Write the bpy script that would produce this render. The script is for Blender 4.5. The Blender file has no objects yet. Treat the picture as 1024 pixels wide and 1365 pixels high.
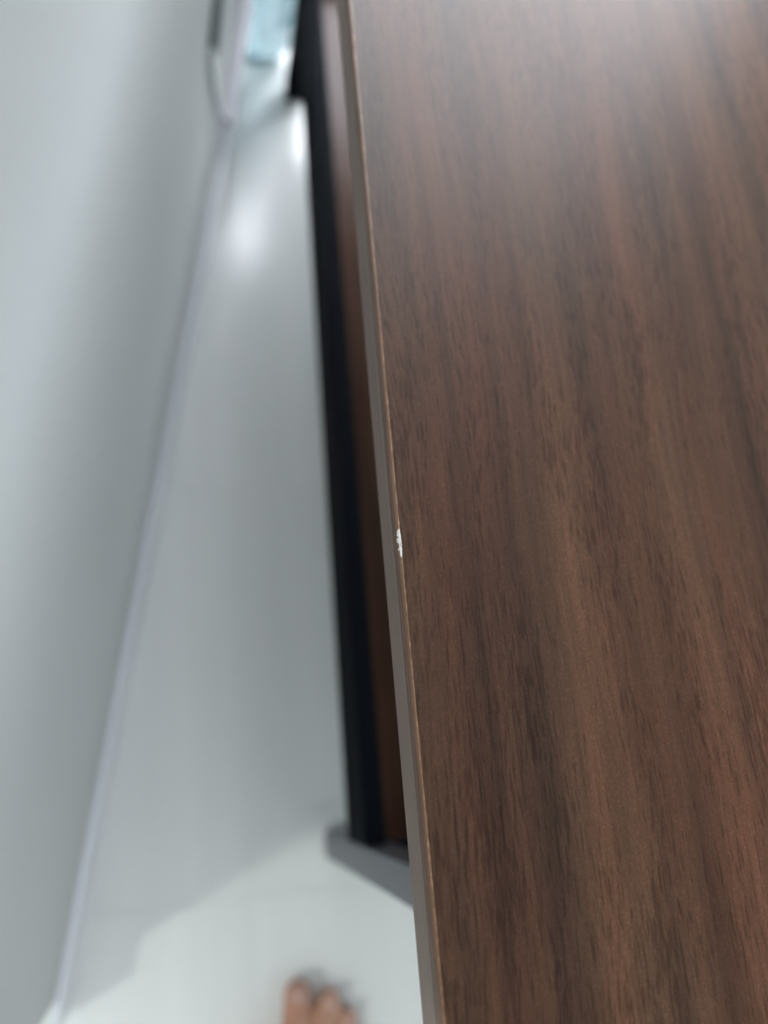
import bpy, bmesh, math, random
from mathutils import Vector, Matrix, noise

C = bpy.context.scene.collection
SC = bpy.context.scene
random.seed(7)

# ------------------------------------------------------------------ camera
CAM_H = 0.75
FPX = 1025.0
# rows: table axes X (across), Y (along), Z (up) in camera coordinates
ROT = Matrix(((0.9710209, 0.00600359, -0.23891915),
              (-0.08190059, 0.94751171, -0.30905314),
              (0.22452326, 0.31966468, 0.92054538)))
cam_data = bpy.data.cameras.new('camera')
cam_data.sensor_fit = 'HORIZONTAL'
cam_data.sensor_width = 36.0
cam_data.lens = FPX * 36.0 / 1024.0
cam_data.clip_start = 0.005
cam = bpy.data.objects.new('camera', cam_data)
C.objects.link(cam)
cam.matrix_world = Matrix.Translation((0, 0, CAM_H)) @ ROT.to_4x4()
SC.camera = cam
cam_data.dof.use_dof = True
cam_data.dof.focus_distance = 0.252
cam_data.dof.aperture_fstop = 5.2

# ------------------------------------------------------------------ world, lights, exposure
SC.view_settings.view_transform = 'Standard'
SC.view_settings.look = 'None'
SC.view_settings.gamma = 1.0
SC.view_settings.use_curve_mapping = False
SC.view_settings.exposure = 0.0

W = bpy.data.worlds.new('world')
SC.world = W
W.use_nodes = True
W.node_tree.nodes['Background'].inputs[0].default_value = (0.84, 0.94, 0.98, 1)
W.node_tree.nodes['Background'].inputs[1].default_value = 1.35


def area(name, loc, target, sx, sy, power, col):
    d = bpy.data.lights.new(name, 'AREA')
    d.shape = 'RECTANGLE'
    d.size = sx
    d.size_y = sy
    d.energy = power
    d.color = col
    o = bpy.data.objects.new(name, d)
    C.objects.link(o)
    o.location = loc
    o.rotation_euler = (Vector(target) - Vector(loc)).to_track_quat('-Z', 'Y').to_euler()
    return o


# daylight from the window in the far wall
area('window_daylight', (0.55, 1.97, 1.22), (0.55, 0.0, 0.9), 1.8, 2.1, 165, (0.91, 0.93, 1.0))
# ceiling lamp of the next space, shining in past the end of the left wall
area('hall_ceiling_lamp', (-1.78, -0.91, 1.95), (0.1, -0.1, 0.0), 0.16, 0.16, 17.5, (0.98, 1.0, 0.95))


# ------------------------------------------------------------------ helpers
def link(name, bm, mat=None, parent=None, smooth=False, loc=(0, 0, 0), rz=0.0, bevel=0.0):
    if bevel:
        bmesh.ops.bevel(bm, geom=list(bm.edges), offset=bevel, segments=2, profile=0.6, affect='EDGES')
    bmesh.ops.recalc_face_normals(bm, faces=list(bm.faces))
    me = bpy.data.meshes.new(name)
    bm.to_mesh(me)
    bm.free()
    if smooth:
        for p in me.polygons:
            p.use_smooth = True
    if mat:
        me.materials.append(mat)
    o = bpy.data.objects.new(name, me)
    C.objects.link(o)
    o.location = loc
    o.rotation_euler = (0, 0, rz)
    if parent:
        o.parent = parent
    return o


def box(bm, x0, x1, y0, y1, z0, z1):
    v = [bm.verts.new(p) for p in ((x0, y0, z0), (x1, y0, z0), (x1, y1, z0), (x0, y1, z0),
                                   (x0, y0, z1), (x1, y0, z1), (x1, y1, z1), (x0, y1, z1))]
    for f in ((0, 3, 2, 1), (4, 5, 6, 7), (0, 1, 5, 4), (1, 2, 6, 5), (2, 3, 7, 6), (3, 0, 4, 7)):
        bm.faces.new([v[i] for i in f])
    return v


def box_bm(*a):
    bm = bmesh.new()
    box(bm, *a)
    return bm


def prism_y(profile, y0, y1):
    """profile of (x, z) points swept along y"""
    bm = bmesh.new()
    a = [bm.verts.new((x, y0, z)) for x, z in profile]
    b = [bm.verts.new((x, y1, z)) for x, z in profile]
    n = len(profile)
    bm.faces.new(a)
    bm.faces.new(b[::-1])
    for i in range(n):
        bm.faces.new((a[i], b[i], b[(i + 1) % n], a[(i + 1) % n]))
    return bm


def thing(name, label, cat, loc=(0, 0, 0), rz=0.0):
    o = bpy.data.objects.new(name, None)
    C.objects.link(o)
    o.empty_display_size = 0.05
    o.location = loc
    o.rotation_euler = (0, 0, rz)
    o['label'] = label
    o['category'] = cat
    return o


def tag(o, label, cat):
    o['label'] = label
    o['category'] = cat
    return o


def structure(o):
    o['kind'] = 'structure'
    return o


# ------------------------------------------------------------------ materials
def mat(name, col, rough=0.5, metal=0.0, spec=0.5):
    m = bpy.data.materials.new(name)
    m.use_nodes = True
    b = m.node_tree.nodes['Principled BSDF']
    b.inputs['Base Color'].default_value = (*col, 1)
    b.inputs['Roughness'].default_value = rough
    b.inputs['Metallic'].default_value = metal
    b.inputs['Specular IOR Level'].default_value = spec
    return m


class NT:
    def __init__(self, m):
        self.t = m.node_tree
        self.b = self.t.nodes['Principled BSDF']

    def n(self, typ, **kw):
        o = self.t.nodes.new(typ)
        for k, v in kw.items():
            setattr(o, k, v)
        return o

    def l(self, a, b):
        self.t.links.new(a, b)

    def coord(self, scale, warp=None, loc=(0, 0, 0), rot=(0, 0, 0)):
        tc = self.n('ShaderNodeTexCoord')
        mp = self.n('ShaderNodeMapping')
        mp.inputs['Scale'].default_value = scale
        mp.inputs['Location'].default_value = loc
        mp.inputs['Rotation'].default_value = rot
        src = tc.outputs['Object']
        if warp:
            ad = self.n('ShaderNodeVectorMath', operation='ADD')
            self.l(src, ad.inputs[0])
            self.l(warp, ad.inputs[1])
            src = ad.outputs[0]
        self.l(src, mp.inputs['Vector'])
        return mp.outputs[0]

    def noise(self, vec, scale=1.0, detail=2.0, rough=0.5):
        x = self.n('ShaderNodeTexNoise')
        x.inputs['Scale'].default_value = scale
        x.inputs['Detail'].default_value = detail
        x.inputs['Roughness'].default_value = rough
        self.l(vec, x.inputs['Vector'])
        return x.outputs['Fac']

    def ramp(self, fac, stops):
        r = self.n('ShaderNodeValToRGB')
        e = r.color_ramp.elements
        while len(e) < len(stops):
            e.new(0.5)
        for el, (p, c) in zip(e, stops):
            el.position = p
            el.color = (*c, 1) if len(c) == 3 else c
        self.l(fac, r.inputs[0])
        return r.outputs[0]

    def mul(self, a, b, fac=1.0):
        x = self.n('ShaderNodeMix', data_type='RGBA', blend_type='MULTIPLY')
        x.inputs[0].default_value = fac
        self.l(a, x.inputs[6])
        self.l(b, x.inputs[7])
        return x.outputs[2]

    def math(self, op, a, b):
        x = self.n('ShaderNodeMath', operation=op)
        for i, s in enumerate((a, b)):
            if isinstance(s, (int, float)):
                x.inputs[i].default_value = s
            else:
                self.l(s, x.inputs[i])
        return x.outputs[0]


def wood(name, gain=1.0, rough=0.38, tint=(1, 1, 1)):
    m = mat(name, (0.1, 0.06, 0.04), rough, spec=0.15)
    t = NT(m)
    g = lambda r, gg, b: (r * gain * tint[0], gg * gain * tint[1], b * gain * tint[2])
    # slow sideways wander of the grain
    wn = t.noise(t.coord((9, 3.0, 1)), 1.0, 2.0)
    wx = t.math('MULTIPLY', t.math('SUBTRACT', wn, 0.5), 0.030)
    cx = t.n('ShaderNodeCombineXYZ')
    t.l(wx, cx.inputs[0])
    warp = cx.outputs[0]
    bands = t.noise(t.coord((62, 2.6, 1), warp, (0.7, 0.2, 0)), 1.0, 3.0, 0.55)
    base = t.ramp(bands, [(0.28, g(0.036, 0.0215, 0.015)), (0.44, g(0.066, 0.036, 0.0235)),
                          (0.56, g(0.083, 0.045, 0.029)), (0.74, g(0.110, 0.058, 0.036))])
    hue = t.ramp(t.noise(t.coord((34, 5, 1), warp, (3.1, 1.7, 0)), 1.0, 1.0),
                 [(0.35, (0.97, 1.03, 1.0)), (0.68, (1.07, 0.97, 0.92))])
    base = t.mul(base, hue)
    fine = t.ramp(t.noise(t.coord((640, 26, 1), warp), 1.0, 3.0, 0.6),
                  [(0.32, (0.84, 0.83, 0.83)), (0.62, (1.08, 1.08, 1.08))])
    base = t.mul(base, fine)
    # open pores: short dark dashes, denser in some bands
    pn = t.noise(t.coord((1500, 125, 1), warp), 1.0, 1.0, 0.5)
    dens = t.noise(t.coord((55, 9, 1), warp, (5.3, 2.0, 0)), 1.0, 1.0)
    ps = t.math('ADD', pn, t.math('MULTIPLY', t.math('SUBTRACT', dens, 0.5), 0.55))
    pores = t.ramp(ps, [(0.53, (1, 1, 1)), (0.69, (0.58, 0.55, 0.54))])
    base = t.mul(base, pores)
    speck = t.ramp(t.noise(t.coord((2400, 1300, 1)), 1.0, 1.0),
                   [(0.35, (0.90, 0.90, 0.90)), (0.58, (1.02, 1.02, 1.02)), (0.72, (1.42, 1.38, 1.34))])
    base = t.mul(base, speck)
    t.l(base, t.b.inputs['Base Color'])
    bp = t.n('ShaderNodeBump')
    bp.inputs['Strength'].default_value = 0.25
    bp.inputs['Distance'].default_value = 0.0003
    t.l(t.math('SUBTRACT', 1.0, ps), bp.inputs['Height'])
    t.l(bp.outputs[0], t.b.inputs['Normal'])
    return m


M_WOOD = wood('walnut_laminate', 0.82, 0.38, (1.06, 0.985, 0.92))
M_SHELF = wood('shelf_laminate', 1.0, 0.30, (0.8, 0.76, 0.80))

M_BAND = mat('taupe_edge_band', (0.20, 0.155, 0.135), 0.5, spec=0.3)
t = NT(M_BAND)
t.l(t.ramp(t.noise(t.coord((1, 3, 900)), 1.0, 2.0), [(0.3, (0.160, 0.110, 0.086)), (0.7, (0.225, 0.160, 0.130))]),
    t.b.inputs['Base Color'])
M_TAN = mat('tan_rounded_edge', (0.20, 0.115, 0.062), 0.4)
t = NT(M_TAN)
t.l(t.ramp(t.noise(t.coord((200, 30, 200)), 1.0, 2.0), [(0.3, (0.105, 0.055, 0.031)), (0.7, (0.155, 0.085, 0.050))]),
    t.b.inputs['Base Color'])
M_ARRIS = mat('arris_highlight', (0.5, 0.28, 0.14), 0.35)  # light caught on the arris, put into the base colour
t = NT(M_ARRIS)
t.l(t.ramp(t.noise(t.coord((200, 240, 200)), 1.0, 3.0, 0.7),
           [(0.35, (0.16, 0.09, 0.05)), (0.54, (0.30, 0.165, 0.085)), (0.74, (0.55, 0.35, 0.20))]),
    t.b.inputs['Base Color'])
M_CHIP = mat('bare_white_board', (0.80, 0.78, 0.72), 0.8)
t = NT(M_CHIP)
t.l(t.ramp(t.noise(t.coord((2200, 1200, 2200)), 1.0, 3.0), [(0.3, (0.26, 0.21, 0.17)), (0.46, (0.62, 0.60, 0.55))]),
    t.b.inputs['Base Color'])

M_BLACK = mat('black_powder_coat', (0.012, 0.015, 0.020), 0.75, spec=0.04)
t = NT(M_BLACK)
t.l(t.ramp(t.noise(t.coord((600, 600, 600)), 1.0, 2.0), [(0.3, (0.0030, 0.0042, 0.0068)), (0.7, (0.0045, 0.0062, 0.0095))]),
    t.b.inputs['Base Color'])
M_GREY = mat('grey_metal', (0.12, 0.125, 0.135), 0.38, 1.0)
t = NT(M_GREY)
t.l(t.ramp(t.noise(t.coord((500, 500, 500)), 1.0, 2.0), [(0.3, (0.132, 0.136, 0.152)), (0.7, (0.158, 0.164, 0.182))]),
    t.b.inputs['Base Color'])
M_RUBBER = mat('dark_rubber', (0.03, 0.032, 0.033), 0.8)

M_TILE = mat('pale_glossy_tile', (0.70, 0.71, 0.69), 0.20)
t = NT(M_TILE)
t.l(t.ramp(t.noise(t.coord((26, 1.6, 1)), 1.0, 3.0), [(0.3, (0.735, 0.76, 0.74)), (0.7, (0.79, 0.81, 0.79))]),
    t.b.inputs['Base Color'])
M_GROUT = mat('pale_grout', (0.68, 0.69, 0.67), 0.5)

M_WALL = mat('pale_grey_wall_paint', (0.66, 0.69, 0.69), 0.55)
t = NT(M_WALL)
t.l(t.ramp(t.noise(t.coord((2.5, 2.5, 2.5)), 1.0, 3.0), [(0.3, (0.43, 0.455, 0.45)), (0.7, (0.465, 0.485, 0.48))]),
    t.b.inputs['Base Color'])
M_BASEB = mat('lavender_white_gloss', (0.72, 0.745, 0.79), 0.25)
M_DIM_CEILING = mat('dimmed_ceiling', (0.38, 0.38, 0.38), 0.8)  # ceiling colour darkened to stand for dim light overhead
M_FRAME = mat('white_window_frame', (0.8, 0.8, 0.82), 0.4)
M_TRUNK = mat('white_plastic_trunking', (0.82, 0.80, 0.86), 0.35)
M_CABLE = mat('pale_green_white_cable', (0.74, 0.80, 0.79), 0.4)
M_DARKPLATE = mat('dark_grey_plate', (0.24, 0.27, 0.27), 0.5)

M_GLASS = bpy.data.materials.new('window_glass')
M_GLASS.use_nodes = True
_b = M_GLASS.node_tree.nodes['Principled BSDF']
_b.inputs['Base Color'].default_value = (0.95, 0.98, 1, 1)
_b.inputs['Roughness'].default_value = 0.0
_b.inputs['Transmission Weight'].default_value = 1.0
_b.inputs['IOR'].default_value = 1.02

M_BAG = mat('clear_teal_plastic', (0.55, 0.80, 0.84), 0.16)
_b = M_BAG.node_tree.nodes['Principled BSDF']
_b.inputs['Transmission Weight'].default_value = 0.45
_b.inputs['IOR'].default_value = 1.25
t = NT(M_BAG)
t.l(t.ramp(t.noise(t.coord((50, 50, 16)), 1.0, 2.0), [(0.3, (0.34, 0.50, 0.54)), (0.7, (0.60, 0.72, 0.75))]),
    t.b.inputs['Base Color'])

M_SKIN = mat('skin', (0.45, 0.25, 0.18), 0.45)
_b = M_SKIN.node_tree.nodes['Principled BSDF']
_b.inputs['Subsurface Weight'].default_value = 0.15
_b.inputs['Subsurface Radius'].default_value = (0.008, 0.003, 0.002)
_b.inputs['Subsurface Scale'].default_value = 0.5
t = NT(M_SKIN)
t.l(t.ramp(t.noise(t.coord((40, 40, 40)), 1.0, 3.0), [(0.3, (0.40, 0.18, 0.12)), (0.7, (0.52, 0.30, 0.20))]),
    t.b.inputs['Base Color'])
M_NAIL = mat('toenail', (0.50, 0.31, 0.25), 0.25)

# ------------------------------------------------------------------ structure: wall line
WA = Vector((-0.0987, -0.1604, 0))          # skirting foot, near
WB = Vector((0.0037, 0.4649, 0))            # skirting foot, further on
WD = (WB - WA).normalized()                 # along the wall
WN = Vector((WD.y, -WD.x, 0))               # out of the wall, towards the table
W_ANG = math.atan2(WD.y, WD.x)
SK_T = 0.006                                # skirting thickness
SK_H = 0.060
# local frame of wall pieces: origin at WA, x along the wall, y away from the table, z up
WALL_FRAME = dict(loc=(WA.x, WA.y, 0), rz=W_ANG)

X0, X1, Y0, Y1, ZC = -2.0, 2.0, -1.9, 2.0, 2.55

# floor slab with single tiles
floor = structure(link('floor', box_bm(X0, X1, Y0, Y1, -0.08, -0.0006), M_GROUT))
TS = 0.38
tm = None
i0 = math.floor((X0 - 0.045) / TS)
j0 = math.floor((Y0 - 0.279) / TS)
for i in range(i0, i0 + 12):
    for j in range(j0, j0 + 12):
        x, y = 0.045 + i * TS, 0.279 + j * TS
        if x < X0 - 0.001 or x + TS > X1 + 0.001 or y < Y0 - 0.001 or y + TS > Y1 + 0.001:
            continue
        if tm is None:
            b_ = bmesh.new()
            box(b_, 0.0003, TS - 0.0003, 0.0003, TS - 0.0003, -0.006, 0.0)
            o = link('tile', b_, M_TILE, floor)
            tm = o.data
        else:
            o = bpy.data.objects.new('tile', tm)
            C.objects.link(o)
            o.parent = floor
        o.location = (x, y, 0)

wl = WALL_FRAME
near_end = -0.010
structure(link('wall_left', box_bm(0.012, 0.985, SK_T, SK_T + 0.10, 0, ZC), M_WALL, **wl))

# skirting: a board with a rounded top
prof = [(0, 0), (0, SK_H - 0.006), (-0.0012, SK_H - 0.0015), (-0.003, SK_H), (-SK_T, SK_H), (-SK_T, 0)]
bm = bmesh.new()
SK_END = 0.972
a = [bm.verts.new((near_end, -x, z)) for x, z in prof]
b = [bm.verts.new((SK_END, -x, z)) for x, z in prof]
bm.faces.new(a)
bm.faces.new(b[::-1])
for i in range(len(prof)):
    bm.faces.new((a[i], b[i], b[(i + 1) % len(prof)], a[(i + 1) % len(prof)]))
structure(link('baseboard_left', bm, M_BASEB, **wl))

structure(link('ceiling', box_bm(X0, X1, Y0, Y1 + 0.1, ZC, ZC + 0.08), M_DIM_CEILING))
structure(link('wall_right', box_bm(X1, X1 + 0.1, Y0, Y1 + 0.1, 0, ZC), M_WALL))
# far wall with a window opening
WX0, WX1, WZ0, WZ1 = -0.35, 1.45, 0.10, 2.32
bm = bmesh.new()
box(bm, X0, WX0, Y1, Y1 + 0.1, 0, ZC)
box(bm, WX1, X1, Y1, Y1 + 0.1, 0, ZC)
box(bm, WX0, WX1, Y1, Y1 + 0.1, 0, WZ0)
box(bm, WX0, WX1, Y1, Y1 + 0.1, WZ1, ZC)
structure(link('wall_far', bm, M_WALL))
bm = bmesh.new()
fw = 0.05
box(bm, WX0, WX0 + fw, Y1 + 0.03, Y1 + 0.08, WZ0, WZ1)
box(bm, WX1 - fw, WX1, Y1 + 0.03, Y1 + 0.08, WZ0, WZ1)
box(bm, WX0 + fw, WX1 - fw, Y1 + 0.03, Y1 + 0.08, WZ0, WZ0 + fw)
box(bm, WX0 + fw, WX1 - fw, Y1 + 0.03, Y1 + 0.08, WZ1 - fw, WZ1)
box(bm, 0.53, 0.57, Y1 + 0.03, Y1 + 0.08, WZ0 + fw, WZ1 - fw)
win = structure(link('window_1', bm, M_FRAME))
link('pane', box_bm(WX0 + fw, 0.53, Y1 + 0.052, Y1 + 0.058, WZ0 + fw, WZ1 - fw), M_GLASS, win)
link('pane', box_bm(0.57, WX1 - fw, Y1 + 0.052, Y1 + 0.058, WZ0 + fw, WZ1 - fw), M_GLASS, win)

# ------------------------------------------------------------------ the table
EX = 0.0656                  # left edge of the top
TZ = 0.51                    # top surface
TT = 0.019                   # board thickness
TY0, TY1 = -0.165, 0.908
TX1 = 0.475
LX0, LW = 0.1124, 0.022      # leg column
LY0, LY1 = -0.076, 0.796
LX1 = 0.405
BX, BY = EX, TY0             # base of the thing
table = thing('low_table', 'walnut-brown low table with black metal frame, lower shelf and chipped top edge',
              'table', (0, 0, 0))

# the board: flat top, its long edges left to the edging
e = 0.0016
top = link('tabletop', box_bm(EX + e, TX1 - e, TY0 + e, TY1 - e, TZ - TT, TZ), M_WOOD, table)
# taupe banding on the left edge
band = link('edge_band', box_bm(EX, EX + e, TY0, TY1, TZ - TT, TZ - 0.0036), M_BAND, top)
band['label'] = 'taupe edge banding'
link('edge_band', box_bm(TX1 - e, TX1, TY0, TY1, TZ - TT, TZ - 0.0003), M_BAND, top)
link('edge_band', box_bm(EX + e, TX1 - e, TY0, TY0 + e, TZ - TT, TZ - 0.0003), M_BAND, top)
link('edge_band', box_bm(EX + e, TX1 - e, TY1 - e, TY1, TZ - TT, TZ - 0.0003), M_BAND, top)
# tan rounded shoulder above the banding
pr = [(EX + 0.0002, TZ - 0.0036)]
for k in range(6):
    a_ = math.pi - k * math.pi / 2 / 5 * 0.93
    pr.append((EX + 0.0013 + 0.0011 * math.cos(a_), TZ - 0.0016 + 0.0015 * math.sin(a_)))
pr += [(EX + e, TZ - 0.0002), (EX + e, TZ - 0.0036)]
sh = link('rounded_edge', prism_y(pr, TY0, TY1), M_TAN, top)
sh['label'] = 'tan rounded upper edge'
# edge highlight painted as a bright line where the shoulder meets the top
bm = bmesh.new()
ys = [TY0 + (TY1 - TY0) * i / 900 for i in range(901)]
ring = None
for y in ys:
    w = 0.00016 + 0.00016 * noise.noise((0, y * 260, 0)) + 0.0001 * noise.noise((3, y * 900, 0))
    w = max(0.00004, w)
    xo = EX + 0.00150 + 0.00006 * noise.noise((9, y * 400, 0))
    r = [bm.verts.new(p) for p in ((xo - w, y, TZ - 0.0003), (xo - w * 0.5, y, TZ + 0.00005),
                                   (xo + w * 0.8, y, TZ + 0.00006), (xo + w, y, TZ - 0.0003))]
    if ring:
        for q in range(3):
            bm.faces.new((ring[q], ring[q + 1], r[q + 1], r[q]))
    ring = r
ar = link('highlight_line', bm, M_ARRIS, top)
ar['label'] = 'painted highlight line along the upper edge'

# the chip: bare white board showing where the shoulder has broken off
bm = bmesh.new()
CH0, CH1 = 0.0646, 0.0745
ring = None
N = 26
for i in range(N + 1):
    s = i / N
    y = CH0 + (CH1 - CH0) * s
    prof_w = (math.sin(math.pi * min(1, max(0, s))) ** 0.55)
    lean = (s - 0.45)
    wl_ = 0.00012 + 0.00088 * prof_w * (0.65 + 0.5 * s) * (1 + 0.35 * noise.noise((1, y * 900, 0)))
    wr_ = 0.00012 + 0.00034 * prof_w * (1 + 0.5 * noise.noise((7, y * 1300, 0)))
    cx_ = EX + 0.00135
    r = []
    for u in range(6):
        v = u / 5
        x = cx_ - wl_ + (wl_ + wr_) * v
        z = TZ + 0.00012 - 0.0007 * (1 - v) ** 2 * prof_w + 0.00012 * noise.noise((x * 3000, y * 1500, 2))
        r.append(bm.verts.new((x, y, z)))
    r.append(bm.verts.new((cx_ + wr_, y, TZ - 0.0016)))
    r.insert(0, bm.verts.new((cx_ - wl_ + 0.0001, y, TZ - 0.0034)))
    if ring:
        for q in range(len(r) - 1):
            bm.faces.new((ring[q], ring[q + 1], r[q + 1], r[q]))
    ring = r
chip = link('chip', bm, M_CHIP, top, smooth=True)
chip['label'] = 'white chip in the edge'

# legs
for n_, (lx, ly) in enumerate(((LX0, LY0), (LX1, LY0), (LX0, LY1), (LX1, LY1))):
    near = n_ in (0, 1)
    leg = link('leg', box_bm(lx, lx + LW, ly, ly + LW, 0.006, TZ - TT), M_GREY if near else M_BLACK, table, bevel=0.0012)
    if n_ == 0:
        leg['label'] = 'grey near leg'
    link('foot_pad', box_bm(lx + 0.0005, lx + LW - 0.0005, ly + 0.0005, ly + LW - 0.0005, 0.0, 0.006), M_RUBBER, leg, bevel=0.001)

RZ0, RZ1, RW = 0.119, 0.188, 0.015
for lx in (LX0, LX1 + LW - RW):
    link('side_rail', box_bm(lx, lx + RW, LY0 + LW, LY1, RZ0, RZ1), M_BLACK, table, bevel=0.0012)
for ly in (LY0, LY1):
    link('end_rail', box_bm(LX0 + LW, LX1, ly, ly + LW, RZ0, RZ1), M_BLACK, table, bevel=0.0012)
link('shelf', box_bm(LX0 + RW, LX1 + LW - RW, LY0 + LW, LY1, 0.146, 0.162), M_SHELF, table)

# ------------------------------------------------------------------ clear teal bag by the far leg
bag = thing('plastic_bag', 'crumpled clear teal plastic bag standing on the floor behind the far black leg', 'bag', (0.087, 0.875, 0))
bm = bmesh.new()
bmesh.ops.create_icosphere(bm, subdivisions=5, radius=1.0)
for v in bm.verts:
    d = v.co.normalized()
    k = 0.16 * noise.noise(d * 2.2) + 0.20 * abs(noise.noise(d * 4.0 + Vector((3, 1, 4)))) + 0.10 * abs(noise.noise(d * 11.0))
    s = 1 + k
    p = Vector((d.x * 0.044 * s, d.y * 0.050 * s, d.z * 0.11 * s))
    p.z += 0.108
    p.z = max(0.0, p.z)
    v.co = p
body = link('bag_body', bm, M_BAG, bag, smooth=True)
bm = bmesh.new()
rings = []
for k, (r0, z) in enumerate(((0.014, 0.200), (0.009, 0.222), (0.008, 0.230), (0.018, 0.262), (0.024, 0.285))):
    rings.append([bm.verts.new((r0 * (1 + 0.25 * math.sin(5 * q * math.tau / 20)) * math.cos(q * math.tau / 20),
                                r0 * (1 + 0.25 * math.sin(5 * q * math.tau / 20)) * math.sin(q * math.tau / 20),
                                z + 0.006 * math.sin(3 * q * math.tau / 20) * (k == 4))) for q in range(20)])
for k in range(4):
    for q in range(20):
        bm.faces.new((rings[k][q], rings[k][(q + 1) % 20], rings[k + 1][(q + 1) % 20], rings[k + 1][q]))
link('gathered_neck', bm, M_BAG, bag, smooth=True)


# ------------------------------------------------------------------ far fittings on the left wall
def on_wall(u0, z0, u1, z1, width, depth, off=0.0):
    """a bar lying on the wall face from (u0, z0) to (u1, z1); local wall frame"""
    d = Vector((u1 - u0, 0, z1 - z0)).normalized()
    n = Vector((-d.z, 0, d.x)) * width / 2
    bm = bmesh.new()
    y0, y1 = SK_T - off, SK_T - off - depth
    a0, a1 = Vector((u0, 0, z0)), Vector((u1, 0, z1))
    f_ = [bm.verts.new((p.x, y0, p.z)) for p in (a0 - n, a1 - n, a1 + n, a0 + n)]
    g_ = [bm.verts.new((p.x, y1, p.z)) for p in (a0 - n, a1 - n, a1 + n, a0 + n)]
    bm.faces.new(f_)
    bm.faces.new(g_[::-1])
    for i in range(4):
        bm.faces.new((f_[i], f_[(i + 1) % 4], g_[(i + 1) % 4], g_[i]))
    return bm


tr = link('cable_trunking', on_wall(0.838, 0.083, 0.984, 0.118, 0.017, 0.012), M_TRUNK, bevel=0.001, **WALL_FRAME)
tag(tr, 'lavender-white cable trunking on the left wall, rising from the skirting at its far end', 'trunking')
plate = thing('wall_plate', 'small dark grey plate on the left wall with a pale cable hanging from it', 'wall plate', **WALL_FRAME)
link('plate', on_wall(0.735, 0.257, 0.757, 0.292, 0.026, 0.008), M_DARKPLATE, plate, bevel=0.001)
link('cable', on_wall(0.722, 0.268, 0.789, 0.141, 0.009, 0.006), M_CABLE, plate, bevel=0.0015)

# ------------------------------------------------------------------ the person: a bare right foot at the lower edge
person = thing('person', 'barefoot person standing by the table, only the toes of one foot in view', 'person',
               (0.0845, -0.166, 0), math.radians(-14))


def blob(bm, p, r, s=(1, 1, 1)):
    m = Matrix.Translation(p) @ Matrix.Diagonal((r * s[0], r * s[1], r * s[2], 1))
    bmesh.ops.create_uvsphere(bm, u_segments=14, v_segments=8, radius=1.0, matrix=m)


def chain(bm, pts, steps=8, s=(1, 1, 1)):
    for (p, r), (q, r2) in zip(pts, pts[1:]):
        for i in range(steps + 1):
            k = i / steps
            blob(bm, Vector(p).lerp(Vector(q), k), r + (r2 - r) * k, s)


bm = bmesh.new()
# local: origin at the tip of the big toe, +y forward, +x to the little toe
toes = [((0.000, -0.0125), 0.0125, -0.060, 0.000), ((0.0275, -0.0145), 0.0105, -0.066, 0.020),
        ((0.0465, -0.0255), 0.0090, -0.072, 0.037), ((0.0575, -0.043), 0.0080, -0.080, 0.052),
        ((0.0710, -0.060), 0.0078, -0.090, 0.066)]
for (tx, ty), r, ky, kx in toes:
    mid = ((tx + kx) / 2, (ty + ky) / 2 + 0.004)
    chain(bm, [((tx, ty, r * 0.92), r), ((mid[0], mid[1], r * 1.45), r * 0.86), ((kx, ky, r * 1.5 + 0.002), r * 1.05)], 8, (1, 1, 0.92))
chain(bm, [((0.002, -0.075, 0.020), 0.021), ((0.008, -0.13, 0.032), 0.024), ((0.02, -0.19, 0.045), 0.032)], 7)
chain(bm, [((0.030, -0.080, 0.020), 0.019), ((0.028, -0.13, 0.030), 0.026), ((0.024, -0.19, 0.050), 0.032)], 7)
chain(bm, [((0.062, -0.095, 0.016), 0.015), ((0.052, -0.14, 0.021), 0.021), ((0.032, -0.20, 0.030), 0.028)], 7)
chain(bm, [((0.024, -0.19, 0.040), 0.032), ((0.024, -0.225, 0.030), 0.029)], 6)
chain(bm, [((0.024, -0.190, 0.060), 0.035), ((0.024, -0.200, 0.11), 0.031), ((0.022, -0.205, 0.20), 0.041),
           ((0.022, -0.205, 0.30), 0.052), ((0.022, -0.195, 0.40), 0.050), ((0.022, -0.185, 0.45), 0.055)], 9)
me = bpy.data.meshes.new('tmp')
bm.to_mesh(me)
bm.free()
tmp = bpy.data.objects.new('tmp', me)
C.objects.link(tmp)
md = tmp.modifiers.new('r', 'REMESH')
md.mode = 'VOXEL'
md.voxel_size = 0.003
md = tmp.modifiers.new('s', 'SMOOTH')
md.iterations = 5
md.factor = 0.5
dg = bpy.context.evaluated_depsgraph_get()
dg.update()
fm = bpy.data.meshes.new_from_object(tmp.evaluated_get(dg))
bpy.data.objects.remove(tmp)
fm.name = 'foot'
fm.materials.clear()
fm.materials.append(M_SKIN)
zmin = min(v.co.z for v in fm.vertices)
for v in fm.vertices:
    v.co.z = max(v.co.z - zmin - 0.0008, 0.0)
for p in fm.polygons:
    p.use_smooth = True
foot = bpy.data.objects.new('foot', fm)
C.objects.link(foot)
foot.parent = person
for (tx, ty), r, ky, kx in toes:
    bm = bmesh.new()
    bmesh.ops.create_uvsphere(bm, u_segments=14, v_segments=8, radius=1.0,
                              matrix=Matrix.Translation((tx, ty + 0.001, r * 1.62)) @ Matrix.Rotation(math.radians(-14), 4, 'X')
                              @ Matrix.Diagonal((r * 0.62, r * 0.66, r * 0.20, 1)))
    link('toenail', bm, M_NAIL, foot, smooth=True)
